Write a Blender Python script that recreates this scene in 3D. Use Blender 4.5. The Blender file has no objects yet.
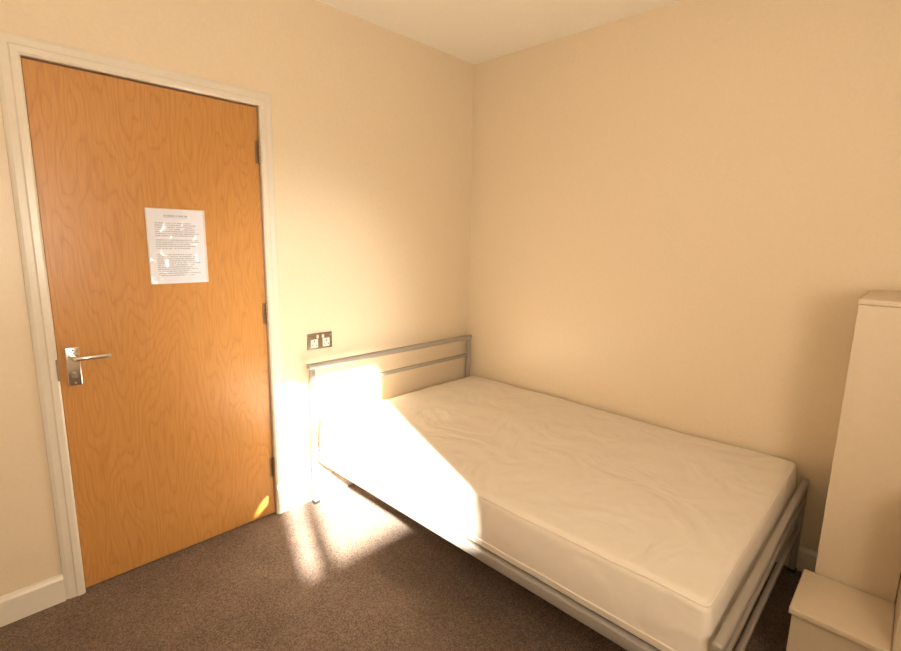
import bpy, bmesh, math
from mathutils import Vector, Matrix, noise
S=bpy.context.scene
COL=S.collection
H=2.525; XL=-3.3; YF=-2.9; T=0.12
# ---------------------------------------------------------------- materials
def mat(name):
    m=bpy.data.materials.new(name); m.use_nodes=True
    nt=m.node_tree; return m,nt,nt.nodes['Principled BSDF']
def N(nt,t,**k):
    n=nt.nodes.new(t)
    for a,b in k.items(): setattr(n,a,b)
    return n
def bump(nt,b,h,strength,dist=0.001):
    n=N(nt,'ShaderNodeBump'); n.inputs['Strength'].default_value=strength; n.inputs['Distance'].default_value=dist
    nt.links.new(h,n.inputs['Height']); nt.links.new(n.outputs[0],b.inputs['Normal'])
def ramp(nt,fac,stops):
    r=N(nt,'ShaderNodeValToRGB'); e=r.color_ramp.elements
    e[0].position,e[0].color=stops[0][0],(*stops[0][1],1); e[1].position,e[1].color=stops[-1][0],(*stops[-1][1],1)
    for p,c in stops[1:-1]:
        x=e.new(p); x.color=(*c,1)
    nt.links.new(fac,r.inputs[0]); return r.outputs[0]
def coords(nt,scale=(1,1,1),kind='Object'):
    tc=N(nt,'ShaderNodeTexCoord'); mp=N(nt,'ShaderNodeMapping'); mp.inputs['Scale'].default_value=scale
    nt.links.new(tc.outputs[kind],mp.inputs[0]); return mp.outputs[0]
def paint(name,c,rough=.6,nscale=60,bs=.15,metal=0,spec=.5):
    m,nt,b=mat(name)
    v=coords(nt); n=N(nt,'ShaderNodeTexNoise'); n.inputs['Scale'].default_value=nscale; n.inputs['Detail'].default_value=3
    nt.links.new(v,n.inputs['Vector'])
    o=ramp(nt,n.outputs[0],[(.3,tuple(x*.98 for x in c)),(.7,tuple(min(1,x*1.015) for x in c))])
    nt.links.new(o,b.inputs['Base Color']); b.inputs['Roughness'].default_value=rough; b.inputs['Metallic'].default_value=metal
    b.inputs['Specular IOR Level'].default_value=spec
    if bs: bump(nt,b,n.outputs[0],bs)
    return m
M_wall=paint('magnolia_wall_paint',(.82,.685,.50),.36,90,.08)
M_ceil=paint('ceiling_paint',(.95,.90,.80),.8,90,.1)
M_gloss=paint('white_gloss_paint',(.80,.73,.62),.20,40,.05)
M_white=paint('white_laminate',(.72,.595,.43),.45,50,.03)
M_silver=paint('silver_powder_coat',(.42,.39,.35),.30,200,.05,.35)
M_chrome=paint('chrome',(.86,.84,.81),.18,30,0,1)
M_steel=paint('brushed_steel',(.36,.29,.22),.35,100,.05,.8)
M_hinge=paint('hinge_metal',(.34,.24,.15),.4,100,.05,.8)
M_black=paint('black_plastic',(.02,.02,.02),.5,50,0)
M_plastic=paint('white_plastic',(.85,.80,.70),.3,50,0)
M_slat=paint('slat_wood',(.45,.32,.2),.6,50,.1)
M_upvc=paint('window_frame_plastic',(.85,.85,.83),.3,50,0)
# carpet
def carpet():
    m,nt,b=mat('brown_carpet')
    v=coords(nt); n=N(nt,'ShaderNodeTexNoise'); n.inputs['Scale'].default_value=210; n.inputs['Detail'].default_value=3; n.inputs['Roughness'].default_value=.7
    nt.links.new(v,n.inputs['Vector'])
    n2=N(nt,'ShaderNodeTexNoise'); n2.inputs['Scale'].default_value=6; nt.links.new(v,n2.inputs['Vector'])
    o=ramp(nt,n.outputs[0],[(.34,(.085,.056,.040)),(.5,(.17,.118,.086)),(.66,(.30,.218,.164))])
    o2=ramp(nt,n2.outputs[0],[(.3,(.88,.88,.88)),(.7,(1.1,1.1,1.1))])
    mx=N(nt,'ShaderNodeMix',data_type='RGBA',blend_type='MULTIPLY'); mx.inputs[0].default_value=1
    nt.links.new(o,mx.inputs[6]); nt.links.new(o2,mx.inputs[7]); nt.links.new(mx.outputs[2],b.inputs['Base Color'])
    b.inputs['Roughness'].default_value=1; b.inputs['Specular IOR Level'].default_value=.1
    b.inputs['Sheen Weight'].default_value=.12
    bump(nt,b,n.outputs[0],.5,.003); return m
M_carpet=carpet()
def oak():
    m,nt,b=mat('oak_veneer')
    v=coords(nt,(1,1,.2))
    n=N(nt,'ShaderNodeTexNoise'); n.inputs['Scale'].default_value=3.9; n.inputs['Detail'].default_value=3; n.inputs['Roughness'].default_value=.45
    nt.links.new(v,n.inputs['Vector'])
    mm=N(nt,'ShaderNodeMath',operation='MULTIPLY'); mm.inputs[1].default_value=40; nt.links.new(n.outputs[0],mm.inputs[0])
    fr=N(nt,'ShaderNodeMath',operation='PINGPONG'); fr.inputs[1].default_value=.5; nt.links.new(mm.outputs[0],fr.inputs[0])
    m2=N(nt,'ShaderNodeMath',operation='MULTIPLY'); m2.inputs[1].default_value=2; nt.links.new(fr.outputs[0],m2.inputs[0])
    v2=coords(nt,(1,1,.05)); f=N(nt,'ShaderNodeTexNoise'); f.inputs['Scale'].default_value=220; f.inputs['Detail'].default_value=3
    nt.links.new(v2,f.inputs['Vector'])
    c1=ramp(nt,m2.outputs[0],[(0,(.53,.242,.066)),(.3,(.582,.278,.080)),(1,(.595,.290,.086))])
    c2=ramp(nt,f.outputs[0],[(.3,(.90,.88,.85)),(.62,(1.03,1.03,1.03))])
    mx=N(nt,'ShaderNodeMix',data_type='RGBA',blend_type='MULTIPLY'); mx.inputs[0].default_value=1
    nt.links.new(c1,mx.inputs[6]); nt.links.new(c2,mx.inputs[7]); nt.links.new(mx.outputs[2],b.inputs['Base Color'])
    b.inputs['Roughness'].default_value=.32
    bump(nt,b,f.outputs[0],.08); return m
M_oak=oak()
def fabric():
    m,nt,b=mat('mattress_fabric')
    v=coords(nt); n=N(nt,'ShaderNodeTexNoise'); n.inputs['Scale'].default_value=3.6; n.inputs['Detail'].default_value=2; n.inputs['Distortion'].default_value=1.5
    nt.links.new(v,n.inputs['Vector'])
    w=N(nt,'ShaderNodeTexVoronoi'); w.inputs['Scale'].default_value=26; nt.links.new(v,w.inputs['Vector'])
    o=ramp(nt,w.outputs[0],[(0,(.84,.765,.665)),(.7,(.82,.745,.645))]); nt.links.new(o,b.inputs['Base Color'])
    b.inputs['Roughness'].default_value=.75; b.inputs['Specular IOR Level'].default_value=.25
    ad=N(nt,'ShaderNodeMath',operation='MULTIPLY_ADD'); ad.inputs[1].default_value=.012
    nt.links.new(w.outputs[0],ad.inputs[0]); nt.links.new(n.outputs[0],ad.inputs[2])
    bump(nt,b,ad.outputs[0],.55,.027); return m
M_fab=fabric()
def paper():
    m,nt,b=mat('printed_paper')
    tc=N(nt,'ShaderNodeTexCoord'); sp=N(nt,'ShaderNodeSeparateXYZ'); nt.links.new(tc.outputs['Object'],sp.inputs[0])
    def M(op,a,bb=None,c=None):
        n=N(nt,'ShaderNodeMath',operation=op)
        for i,x in enumerate((a,bb,c)):
            if x is None: continue
            if isinstance(x,(int,float)): n.inputs[i].default_value=x
            else: nt.links.new(x,n.inputs[i])
        return n.outputs[0]
    z=M('MULTIPLY',sp.outputs[2],1/.0085); fl=M('FLOOR',z); fr=M('FRACT',z)
    line=M('LESS_THAN',fr,.5)
    cb=N(nt,'ShaderNodeCombineXYZ'); nt.links.new(M('MULTIPLY',sp.outputs[0],330),cb.inputs[0]); nt.links.new(M('MULTIPLY',fl,7.3),cb.inputs[1])
    wn=N(nt,'ShaderNodeTexNoise'); wn.inputs['Scale'].default_value=1; wn.inputs['Detail'].default_value=1; nt.links.new(cb.outputs[0],wn.inputs['Vector'])
    words=M('GREATER_THAN',wn.outputs[0],.40)
    r=N(nt,'ShaderNodeTexWhiteNoise',noise_dimensions='1D'); nt.links.new(fl,r.inputs['W'])
    right=M('LESS_THAN',sp.outputs[0],M('MULTIPLY_ADD',r.outputs[0],.05,.04))
    left=M('GREATER_THAN',sp.outputs[0],-.08)
    top=M('LESS_THAN',sp.outputs[2],.105); bot=M('GREATER_THAN',sp.outputs[2],-.12)
    gap=M('GREATER_THAN',r.outputs[0],.13)
    body=line
    for q in (words,right,left,top,bot,gap): body=M('MULTIPLY',body,q)
    hd=M('MULTIPLY',M('LESS_THAN',M('ABSOLUTE',M('SUBTRACT',sp.outputs[2],.125)),.0035),M('LESS_THAN',M('ABSOLUTE',sp.outputs[0]),.045))
    hd=M('MULTIPLY',hd,words); ul=M('MULTIPLY',M('LESS_THAN',M('ABSOLUTE',M('SUBTRACT',sp.outputs[2],.118)),.0007),M('LESS_THAN',M('ABSOLUTE',sp.outputs[0]),.045))
    k=M('MAXIMUM',M('MAXIMUM',body,hd),ul)
    mx=N(nt,'ShaderNodeMix',data_type='RGBA'); nt.links.new(k,mx.inputs[0]); mx.inputs[6].default_value=(.80,.83,.95,1); mx.inputs[7].default_value=(.46,.48,.56,1)
    nt.links.new(mx.outputs[2],b.inputs['Base Color']); b.inputs['Roughness'].default_value=.2
    b.inputs['Coat Weight'].default_value=1; b.inputs['Coat Roughness'].default_value=.1
    n=N(nt,'ShaderNodeTexNoise'); n.inputs['Scale'].default_value=11; nt.links.new(tc.outputs['Object'],n.inputs['Vector'])
    bp=N(nt,'ShaderNodeBump'); bp.inputs['Strength'].default_value=1; bp.inputs['Distance'].default_value=.04
    nt.links.new(n.outputs[0],bp.inputs['Height']); nt.links.new(bp.outputs[0],b.inputs['Coat Normal'])
    return m
M_paper=paper()
M_sleeve=paint('clear_sleeve_border',(.74,.68,.58),.15,50,0)
# ---------------------------------------------------------------- mesh helpers
def bm_box(bm,lo,hi,bev=0,seg=2):
    lo=Vector(lo);hi=Vector(hi)
    g=bmesh.ops.create_cube(bm,size=1)
    vs=g['verts']
    for v in vs: v.co=Vector([(lo[i]+hi[i])/2+v.co[i]*(hi[i]-lo[i]) for i in range(3)])
    if bev:
        es=list({e for v in vs for e in v.link_edges})
        bmesh.ops.bevel(bm,geom=es,offset=bev,segments=seg,affect='EDGES',profile=.5)
def bm_cyl(bm,a,b,r,seg=20,r2=None):
    a=Vector(a);b=Vector(b);d=b-a
    g=bmesh.ops.create_cone(bm,cap_ends=True,segments=seg,radius1=r,radius2=r if r2 is None else r2,depth=d.length)
    q=d.to_track_quat('Z','Y').to_matrix().to_4x4(); q.translation=(a+b)/2
    for v in g['verts']: v.co=q@v.co
def bm_sweep(bm,pts,r,seg=12,squash=None):
    pts=[Vector(p) for p in pts]; rings=[]
    for i,p in enumerate(pts):
        t=(pts[min(i+1,len(pts)-1)]-pts[max(i-1,0)]).normalized()
        up=Vector((0,0,1)) if abs(t.z)<.9 else Vector((0,1,0))
        s=t.cross(up).normalized(); u=s.cross(t)
        rx,ry=(r,r) if squash is None else squash
        rings.append([bm.verts.new(p+s*math.cos(2*math.pi*k/seg)*rx+u*math.sin(2*math.pi*k/seg)*ry) for k in range(seg)])
    for a,b in zip(rings,rings[1:]):
        for k in range(seg): bm.faces.new((a[k],a[(k+1)%seg],b[(k+1)%seg],b[k]))
    bm.faces.new(rings[0][::-1]); bm.faces.new(rings[-1])
def obj(name,bm,m,parent=None,smooth=False,kind=None,label=None,category=None,group=None,at=None):
    bmesh.ops.recalc_face_normals(bm,faces=bm.faces[:])
    cs=[v.co for v in bm.verts]
    lo=Vector([min(c[i] for c in cs) for i in range(3)]);hi=Vector([max(c[i] for c in cs) for i in range(3)])
    c=(lo+hi)/2 if at is None else Vector(at)
    for v in bm.verts: v.co-=c
    me=bpy.data.meshes.new(name); bm.to_mesh(me); bm.free()
    me.materials.append(m)
    if smooth:
        for p in me.polygons: p.use_smooth=True
        try: me.set_sharp_from_angle(angle=math.radians(40))
        except Exception: pass
    o=bpy.data.objects.new(name,me); COL.objects.link(o)
    o.location=c
    if parent:
        o.parent=parent
        w=Vector((0,0,0)); p=parent
        while p: w+=p.location; p=p.parent
        o.location=c-w
    if kind:o['kind']=kind
    if label:o['label']=label
    if category:o['category']=category
    if group:o['group']=group
    return o
def empty(name,loc,label,category,parent=None):
    o=bpy.data.objects.new(name,None); COL.objects.link(o); o.location=loc; o.empty_display_size=.1
    if label:o['label']=label
    if category:o['category']=category
    return o
def boxes(name,bl,m,bev=0,**k):
    bm=bmesh.new()
    for lo,hi in bl: bm_box(bm,lo,hi,bev)
    return obj(name,bm,m,smooth=bool(bev),**k)
# ---------------------------------------------------------------- shell
DL,DR,DH=-2.249,-1.450,1.985
boxes('floor',[((XL-T,YF-T,-.1),(T,T,0))],M_carpet,kind='structure')
boxes('ceiling',[((XL-T,YF-T,H),(T,T,H+.1))],M_ceil,kind='structure')
boxes('wall_back',[((XL-T,0,0),(DL-.004,T,H)),((DR+.004,0,0),(T,T,H)),((DL-.004,0,DH+.004),(DR+.004,T,H)),((DL-.004,.07,0),(DR+.004,T,DH+.004))],M_wall,kind='structure')
boxes('wall_right',[((0,YF-T,0),(T,0,H))],M_wall,kind='structure')
boxes('wall_left',[((XL-T,YF-T,0),(XL,0,H))],M_wall,kind='structure')
# sun direction & window opening
az=Vector((.36,.933,0)).normalized(); EL=math.radians(22.5)
sd=Vector((az.x*math.cos(EL),az.y*math.cos(EL),-math.sin(EL)))
def back(x,z):
    t=(YF)/sd.y; return x+sd.x*t, z+sd.z*t
wx0,wz0=back(-1.42,-.24); wx1,wz1=back(-.80,.69)
boxes('wall_front',[((XL-T,YF-T,0),(wx0,YF,H)),((wx1,YF-T,0),(T,YF,H)),((wx0,YF-T,0),(wx1,YF,wz0)),((wx0,YF-T,wz1),(wx1,YF,H))],M_wall,kind='structure')
mx_,_=back(-1.27,0)
boxes('window_1',[((wx0-.05,YF,wz0-.05),(wx1+.05,YF+.012,wz0)),((wx0-.05,YF,wz1),(wx1+.05,YF+.012,wz1+.05)),((wx0-.05,YF,wz0),(wx0,YF+.012,wz1)),((wx1,YF,wz0),(wx1+.05,YF+.012,wz1)),((mx_-.034,YF-.02,wz0),(mx_+.034,YF+.012,wz1))],M_upvc,.002,kind='structure')
# baseboards
def base(name,segs):
    bm=bmesh.new()
    for (x0,y0,x1,y1,nx,ny) in segs:
        prof=[(0,0),(.016,0),(.016,.093),(.012,.102),(.006,.108),(0,.11)]
        a=[bm.verts.new((x0+nx*p,y0+ny*p,z)) for p,z in prof]; b=[bm.verts.new((x1+nx*p,y1+ny*p,z)) for p,z in prof]
        n=len(prof)
        for i in range(n): bm.faces.new((a[i],a[(i+1)%n],b[(i+1)%n],b[i]))
        bm.faces.new(a[::-1]); bm.faces.new(b)
    obj(name,bm,M_gloss,kind='structure')
base('baseboard_back',[(XL,0,-2.315,0,0,-1),(-1.384,0,0,0,0,-1)])
base('baseboard_right',[(0,0,0,YF,-1,0)])
base('baseboard_left',[(XL,0,XL,YF,1,0)])
# architrave
def arch():
    bm=bmesh.new()
    w=.063
    prof=[(0,.0),(0,.014),(.007,.020),(.025,.020),(.030,.016),(.050,.014),(.058,.011),(w,.008),(w,0)]
    xl,xr,zt=DL-.003,DR+.003,DH+.003
    rings=[]
    for st in range(4):
        ring=[]
        for d,pr in prof:
            if st==0:c=(xl-d,-pr,0)
            if st==1:c=(xl-d,-pr,zt+d)
            if st==2:c=(xr+d,-pr,zt+d)
            if st==3:c=(xr+d,-pr,0)
            ring.append(bm.verts.new(c))
        rings.append(ring)
    n=len(prof)
    for a,b in zip(rings,rings[1:]):
        for i in range(n): bm.faces.new((a[i],a[(i+1)%n],b[(i+1)%n],b[i]))
    bm.faces.new(rings[0]);bm.faces.new(rings[-1])
    obj('trim_1',bm,M_gloss,kind='structure')
arch()
# ---------------------------------------------------------------- door
bm=bmesh.new(); bm_box(bm,(DL,.004,.006),(DR,.048,DH-.002),.0015,1)
door=obj('door_1',bm,M_oak,kind='structure')
for i,z in enumerate((1.79,1.05,.26)):
    bm=bmesh.new()
    for k in range(5):
        z0=z-.05+k*.02; bm_cyl(bm,(DR+.001,-.006,z0+.0008),(DR+.001,-.006,z0+.0192),.0075,14)
    bm_box(bm,(DR-.016,.0005,z-.05),(DR-.004,.0042,z+.05))
    obj('hinge',bm,M_hinge,parent=door,smooth=True,label='steel butt hinge')
# handle
hx,hz=-2.206,.955
bm=bmesh.new(); bm_box(bm,(hx-.022,-.007,.845),(hx+.022,.004,.992),.0035,3)
hp=obj('door_handle',bm,M_chrome,parent=door,smooth=True,label='chrome lever handle on backplate')
bm=bmesh.new()
bm_cyl(bm,(hx,-.005,hz),(hx,-.016,hz),.016,24)
pts=[(hx,-.014,hz),(hx,-.040,hz),(hx+.004,-.050,hz),(hx+.014,-.055,hz),(hx+.04,-.056,hz+.001),(hx+.075,-.055,hz-.001),(hx+.100,-.052,hz-.001),(hx+.108,-.050,hz)]
bm_sweep(bm,pts,.009,14)
obj('lever',bm,M_chrome,parent=hp,smooth=True)
bm=bmesh.new(); bm_cyl(bm,(hx,-.005,.885),(hx,-.012,.885),.011,20); bm_box(bm,(hx-.003,-.022,.875),(hx+.003,-.010,.895),.001)
obj('thumb_turn',bm,M_steel,parent=hp,smooth=True)
for z in (.856,.981):
    bm=bmesh.new(); bm_cyl(bm,(hx,-.0065,z),(hx,-.0085,z),.004,12)
    obj('screw',bm,M_steel,parent=hp,smooth=True)
bm=bmesh.new(); bm_box(bm,(DL-.010,-.0225,.875),(DL-.001,-.012,.955),.001)
obj('latch_plate',bm,M_hinge,parent=door,label='dark metal latch plate')
# notice
pc=(-1.815,.002,1.362)
bm=bmesh.new()
bm_box(bm,(pc[0]-.112,-.0002,pc[2]-.150),(pc[0]+.112,.0035,pc[2]+.155),.0008,1)
nt_=obj('notice_sheet',bm,M_sleeve,label='printed white notice in a clear sleeve fixed to the door',category='notice')
bm=bmesh.new(); bm_box(bm,(pc[0]-.108,-.0012,pc[2]-.1495),(pc[0]+.103,-.0003,pc[2]+.152))
obj('paper',bm,M_paper,parent=nt_)
# ---------------------------------------------------------------- socket
sx,sz=-1.167,.877
bm=bmesh.new(); bm_box(bm,(sx-.073,-.008,sz-.043),(sx+.073,-.0003,sz+.043),.003,3)
so=obj('wall_socket',bm,M_steel,smooth=True,label='double switched wall socket with brushed metal faceplate',category='socket')
for s in (-1,1):
    cx=sx+s*.035
    bm=bmesh.new(); bm_box(bm,(cx-.021,-.0105,sz-.032),(cx+.021,-.0075,sz+.012),.002)
    ins=obj('socket_outlet',bm,M_plastic,parent=so,smooth=True,label='white plastic outlet')
    for lo,hi in [((cx-.002,-.0112,sz-.004),(cx+.002,-.0104,sz+.006))]+[((cx+q*.011-.0035,-.0112,sz-.021),(cx+q*.011+.0035,-.0104,sz-.017)) for q in (-1,1)]:
        bm=bmesh.new(); bm_box(bm,lo,hi); obj('pin_hole',bm,M_black,parent=ins)
    bm=bmesh.new(); bm_box(bm,(sx+s*.016-.006,-.0125,sz+.016),(sx+s*.016+.006,-.0075,sz+.034),.002)
    obj('rocker_switch',bm,M_plastic,parent=so,smooth=True,label='white rocker switch')
    bm=bmesh.new(); bm_cyl(bm,(sx+s*.060,-.0075,sz+.026),(sx+s*.060,-.0095,sz+.026),.0035,12)
    obj('screw',bm,M_chrome,parent=so,smooth=True)
# ---------------------------------------------------------------- bed
bed=empty('bed_frame',(-.64,-1.03,0),'silver tubular metal bed frame with low rail headboard','bed')
BX0,BX1=-1.262,-.022
def rail_board(name,y,ztop,zs):
    bm=bmesh.new()
    bm_box(bm,(BX0-.006,y-.013,ztop-.031),(BX1+.006,y+.013,ztop),.008,3)
    h=obj(name,bm,M_silver,parent=bed,smooth=True)
    for x in (BX0+.018,BX1-.018):
        bm=bmesh.new(); bm_box(bm,(x-.013,y-.013,.012),(x+.013,y+.013,ztop-.03),.003,2)
        obj('post',bm,M_silver,parent=h,smooth=True)
        bm=bmesh.new(); bm_box(bm,(x-.016,y-.016,.0),(x+.016,y+.016,.016),.002,2)
        obj('foot_cap',bm,M_black,parent=h,smooth=True)
    for z in zs:
        bm=bmesh.new(); bm_box(bm,(BX0+.03,y-.009,z-.011),(BX1-.03,y+.009,z+.011),.004,2)
        obj('cross_rail',bm,M_silver,parent=h,smooth=True)
rail_board('headboard',-.05,.775,(.635,.30))
rail_board('footboard',-2.00,.435,(.345,.22))
for x in (BX0+.004,BX1-.004-.028):
    bm=bmesh.new(); bm_box(bm,(x,-1.985,.260),(x+.028,-.064,.298),.004,2)
    obj('side_rail',bm,M_silver,parent=bed,smooth=True)
for i in range(14):
    bm=bmesh.new(); y=-.17-i*.131; bm_box(bm,(BX0+.034,y-.027,.282),(BX1-.034,y+.027,.294),.002,1)
    obj('slat',bm,M_slat,parent=bed)
bm=bmesh.new(); bm_box(bm,(-.66,-1.98,.25),(-.62,-.06,.281),.003,1)
cs_=obj('centre_rail',bm,M_silver,parent=bed)
bm=bmesh.new(); bm_box(bm,(-.655,-1.03,0.0),(-.625,-1.0,.25),.003,1)
obj('centre_leg',bm,M_silver,parent=cs_)
# mattress
def axis(h,r,n):
    a=[-h+r*(1-math.cos(math.pi/2*k/7)) for k in range(8)]
    b=[-h+r+(2*h-2*r)*k/n for k in range(1,n)]
    return a+b+[-q for q in a[::-1]]
def rounded_box(hx,hy,hz,r,c,nx,ny,nz,disp):
    bm=bmesh.new(); A=[axis(hx,r,nx),axis(hy,r,ny),axis(hz,r,nz)]; hh=(hx,hy,hz)
    def mp(p):
        inn=Vector([max(-(hh[i]-r),min(hh[i]-r,p[i])) for i in range(3)])
        d=Vector(p)-inn
        if p[2]<0:
            if d.length>1e-9: d=d.normalized()*r*.55+d*.45
        elif d.length>1e-9: d=d.normalized()*r
        return disp(inn+d)+Vector(c)
    for ax in range(3):
        u,v=[(1,2),(2,0),(0,1)][ax]
        for s in (-1,1):
            g=[]
            for a in A[u]:
                row=[]
                for b in A[v]:
                    p=[0,0,0];p[ax]=s*hh[ax];p[u]=a;p[v]=b
                    row.append(bm.verts.new(mp(p)))
                g.append(row)
            for i in range(len(g)-1):
                for j in range(len(g[0])-1): bm.faces.new((g[i][j],g[i+1][j],g[i+1][j+1],g[i][j+1]))
    bmesh.ops.remove_doubles(bm,verts=bm.verts[:],dist=1e-5)
    return bm
MX0,MX1,MY0,MY1=-1.243,-.022,-1.978,-.086; MZ0,MZ1=.299,.502
mc=((MX0+MX1)/2,(MY0+MY1)/2,(MZ0+MZ1)/2); mhx,mhy,mhz=(MX1-MX0)/2,(MY1-MY0)/2,(MZ1-MZ0)/2
def shape(q):
    q=q.copy()
    lean=max(0,(q.z+mhz*.2))/(2*mhz)*.020
    for i,h in ((0,mhx),(1,mhy)):
        e=max(0,abs(q[i])-h+.10)/.10
        if q[i]<0: q[i]+=lean*e
        if abs(q[i])>h-.05: q[i]-=math.copysign(.006*abs(noise.noise(Vector((q.x*6,q.y*6,q.z*3)))),q[i])
    if q.z>mhz*.5: q.z+=noise.noise(Vector((q.x*3.1,q.y*3.1,q.z*3)))*.007+noise.noise(Vector((q.x*9+4,q.y*9,1)))*.003-.003
    return q
mat_=obj('mattress',rounded_box(mhx,mhy,mhz,.030,mc,40,60,6,shape),M_fab,smooth=True,label='bare cream-white mattress lying on the metal bed frame',category='mattress')
def piping(z,out,rad):
    bm=bmesh.new(); r=.030; pts=[]
    for cx,cy,a0 in ((mhx-r,mhy-r,0),(-mhx+r,mhy-r,90),(-mhx+r,-mhy+r,180),(mhx-r,-mhy+r,270)):
        for k in range(7):
            a=math.radians(a0+15*k); pts.append(Vector((cx+(r+out)*math.cos(a),cy+(r+out)*math.sin(a),z)))
    dense=[]
    for i,p in enumerate(pts):
        q=pts[(i+1)%len(pts)]; n=max(1,int((q-p).length/.04))
        for k in range(n):
            dense.append(shape(p.lerp(q,k/n))+Vector(mc))
    rings=[];L=len(dense);seg=8
    for i,p in enumerate(dense):
        t=(dense[(i+1)%L]-dense[i-1]).normalized(); s=t.cross(Vector((0,0,1))).normalized(); u=s.cross(t)
        rings.append([bm.verts.new(p+(s*math.cos(2*math.pi*k/seg)+u*math.sin(2*math.pi*k/seg))*rad) for k in range(seg)])
    for i in range(L):
        a,b=rings[i],rings[(i+1)%L]
        for k in range(seg): bm.faces.new((a[k],a[(k+1)%seg],b[(k+1)%seg],b[k]))
    obj('piping',bm,M_fab,parent=mat_,smooth=True)
piping(-mhz+.03,-.002,.005); piping(mhz-.0115,-.008,.004)
# ---------------------------------------------------------------- cabinets
cab=empty('tall_cabinet',(-.26,-2.22,0),'waist-high plain white laminate cabinet against the wall','cabinet')
cy0,cy1=-2.321,-2.108
bm=bmesh.new(); bm_box(bm,(-.482,cy0+.002,.0),(-.018,cy1-.002,1.238),.001,1); obj('body',bm,M_white,parent=cab)
bm=bmesh.new(); bm_box(bm,(-.505,cy0,1.238),(-.016,cy1,1.256),.004,3); obj('top_panel',bm,M_white,parent=cab,smooth=True)
bm=bmesh.new(); bm_box(bm,(-.500,cy0+.002,.06),(-.483,cy1-.002,1.2375),.0015,2); d=obj('cabinet_door',bm,M_white,parent=cab)
bm=bmesh.new(); bm_cyl(bm,(-.500,cy0+.02,1.02),(-.518,cy0+.02,1.02),.008,16,.012); obj('knob',bm,M_white,parent=d,smooth=True)
lowc=empty('low_cabinet',(-.64,-2.2,0),'low white box cabinet standing before the tall cabinet','cabinet')
bm=bmesh.new(); bm_box(bm,(-.750,-2.319,.0),(-.507,-2.088,.275),.001,1); obj('body',bm,M_white,parent=lowc)
bm=bmesh.new(); bm_box(bm,(-.770,-2.321,.275),(-.505,-2.08,.296),.004,3); obj('lid',bm,M_white,parent=lowc,smooth=True)
ch=empty('chest_of_drawers',(-.4,-2.6,0),'white laminate chest of drawers against the wall','chest of drawers')
bm=bmesh.new(); bm_box(bm,(-.75,-2.84,0),(-.02,-2.3215,.70),.001,1); obj('body',bm,M_white,parent=ch)
bm=bmesh.new(); bm_box(bm,(-.785,-2.85,.70),(-.018,-2.3215,.722),.002,2); obj('top_panel',bm,M_white,parent=ch)
for i in range(3):
    bm=bmesh.new(); bm_box(bm,(-.768,-2.835,.05+i*.216),(-.7495,-2.3215,.26+i*.216),.002,2); d=obj('drawer',bm,M_white,parent=ch)
    bm=bmesh.new(); bm_cyl(bm,(-.768,-2.586,.155+i*.216),(-.786,-2.586,.155+i*.216),.009,16,.013); obj('knob',bm,M_steel,parent=d,smooth=True)
# ---------------------------------------------------------------- lights
def light(name,t,loc,dirv,**k):
    l=bpy.data.lights.new(name,t); o=bpy.data.objects.new(name,l); COL.objects.link(o); o.location=loc
    o.rotation_euler=Vector(dirv).to_track_quat('-Z','Y').to_euler()
    for a,b in k.items(): setattr(l,a,b)
    return o
wc=((wx0+wx1)/2,YF+.03,(wz0+wz1)/2)
light('sun','SUN',(-2.5,-6,4),sd,energy=72,angle=math.radians(1.8),color=(1,.94,.83))
light('window_daylight','AREA',wc,(.35,1,-.12),shape='RECTANGLE',size=.66,size_y=.9,energy=13,color=(1,.86,.68))
light('ceiling_fill','AREA',(wc[0],YF+.05,wc[2]-.1),(.35,1,1.0),shape='RECTANGLE',size=.66,size_y=.8,energy=19,color=(1,.89,.74))  # unseen upward fill, added in place of light bounced onto the ceiling
g=Vector((-1.22,0,1.05))-Vector(wc)
light('wall_glow_fill','SPOT',(wc[0],YF+.08,wc[2]),g,energy=210,spot_size=math.radians(30),spot_blend=1,shadow_soft_size=.2,color=(1,.95,.87))  # added spot that makes the soft glow on the wall above the headboard
# added spot imitating the metal rail's glint on the foot of the door
a=Vector((-1.30,-.10,.30)); b_=Vector((-1.505,.004,.075))
light('added_glint_spot','SPOT',a,b_-a,energy=70,spot_size=math.radians(8),spot_blend=.7,shadow_soft_size=.002,color=(1,.82,.5))
w=bpy.data.worlds.new('sky_world'); S.world=w; w.use_nodes=True
w.node_tree.nodes['Background'].inputs[0].default_value=(1,.90,.74,1); w.node_tree.nodes['Background'].inputs[1].default_value=1.2
S.view_settings.view_transform='Standard'
# ---------------------------------------------------------------- camera
yaw,pitch,roll=.8041,-.1727,.01988
f=Vector((math.sin(yaw)*math.cos(pitch),math.cos(yaw)*math.cos(pitch),math.sin(pitch)))
r=Vector((math.cos(yaw),-math.sin(yaw),0)); u=r.cross(f)
r2=r*math.cos(roll)+u*math.sin(roll); u2=-r*math.sin(roll)+u*math.cos(roll)
cam=bpy.data.cameras.new('camera'); co=bpy.data.objects.new('camera',cam); COL.objects.link(co)
mw=Matrix((( r2.x,u2.x,-f.x,-2.499),(r2.y,u2.y,-f.y,-2.243),(r2.z,u2.z,-f.z,1.411),(0,0,0,1)))
co.matrix_world=mw; cam.sensor_width=36; cam.lens=486.1/901*36; cam.clip_start=.02
S.camera=co
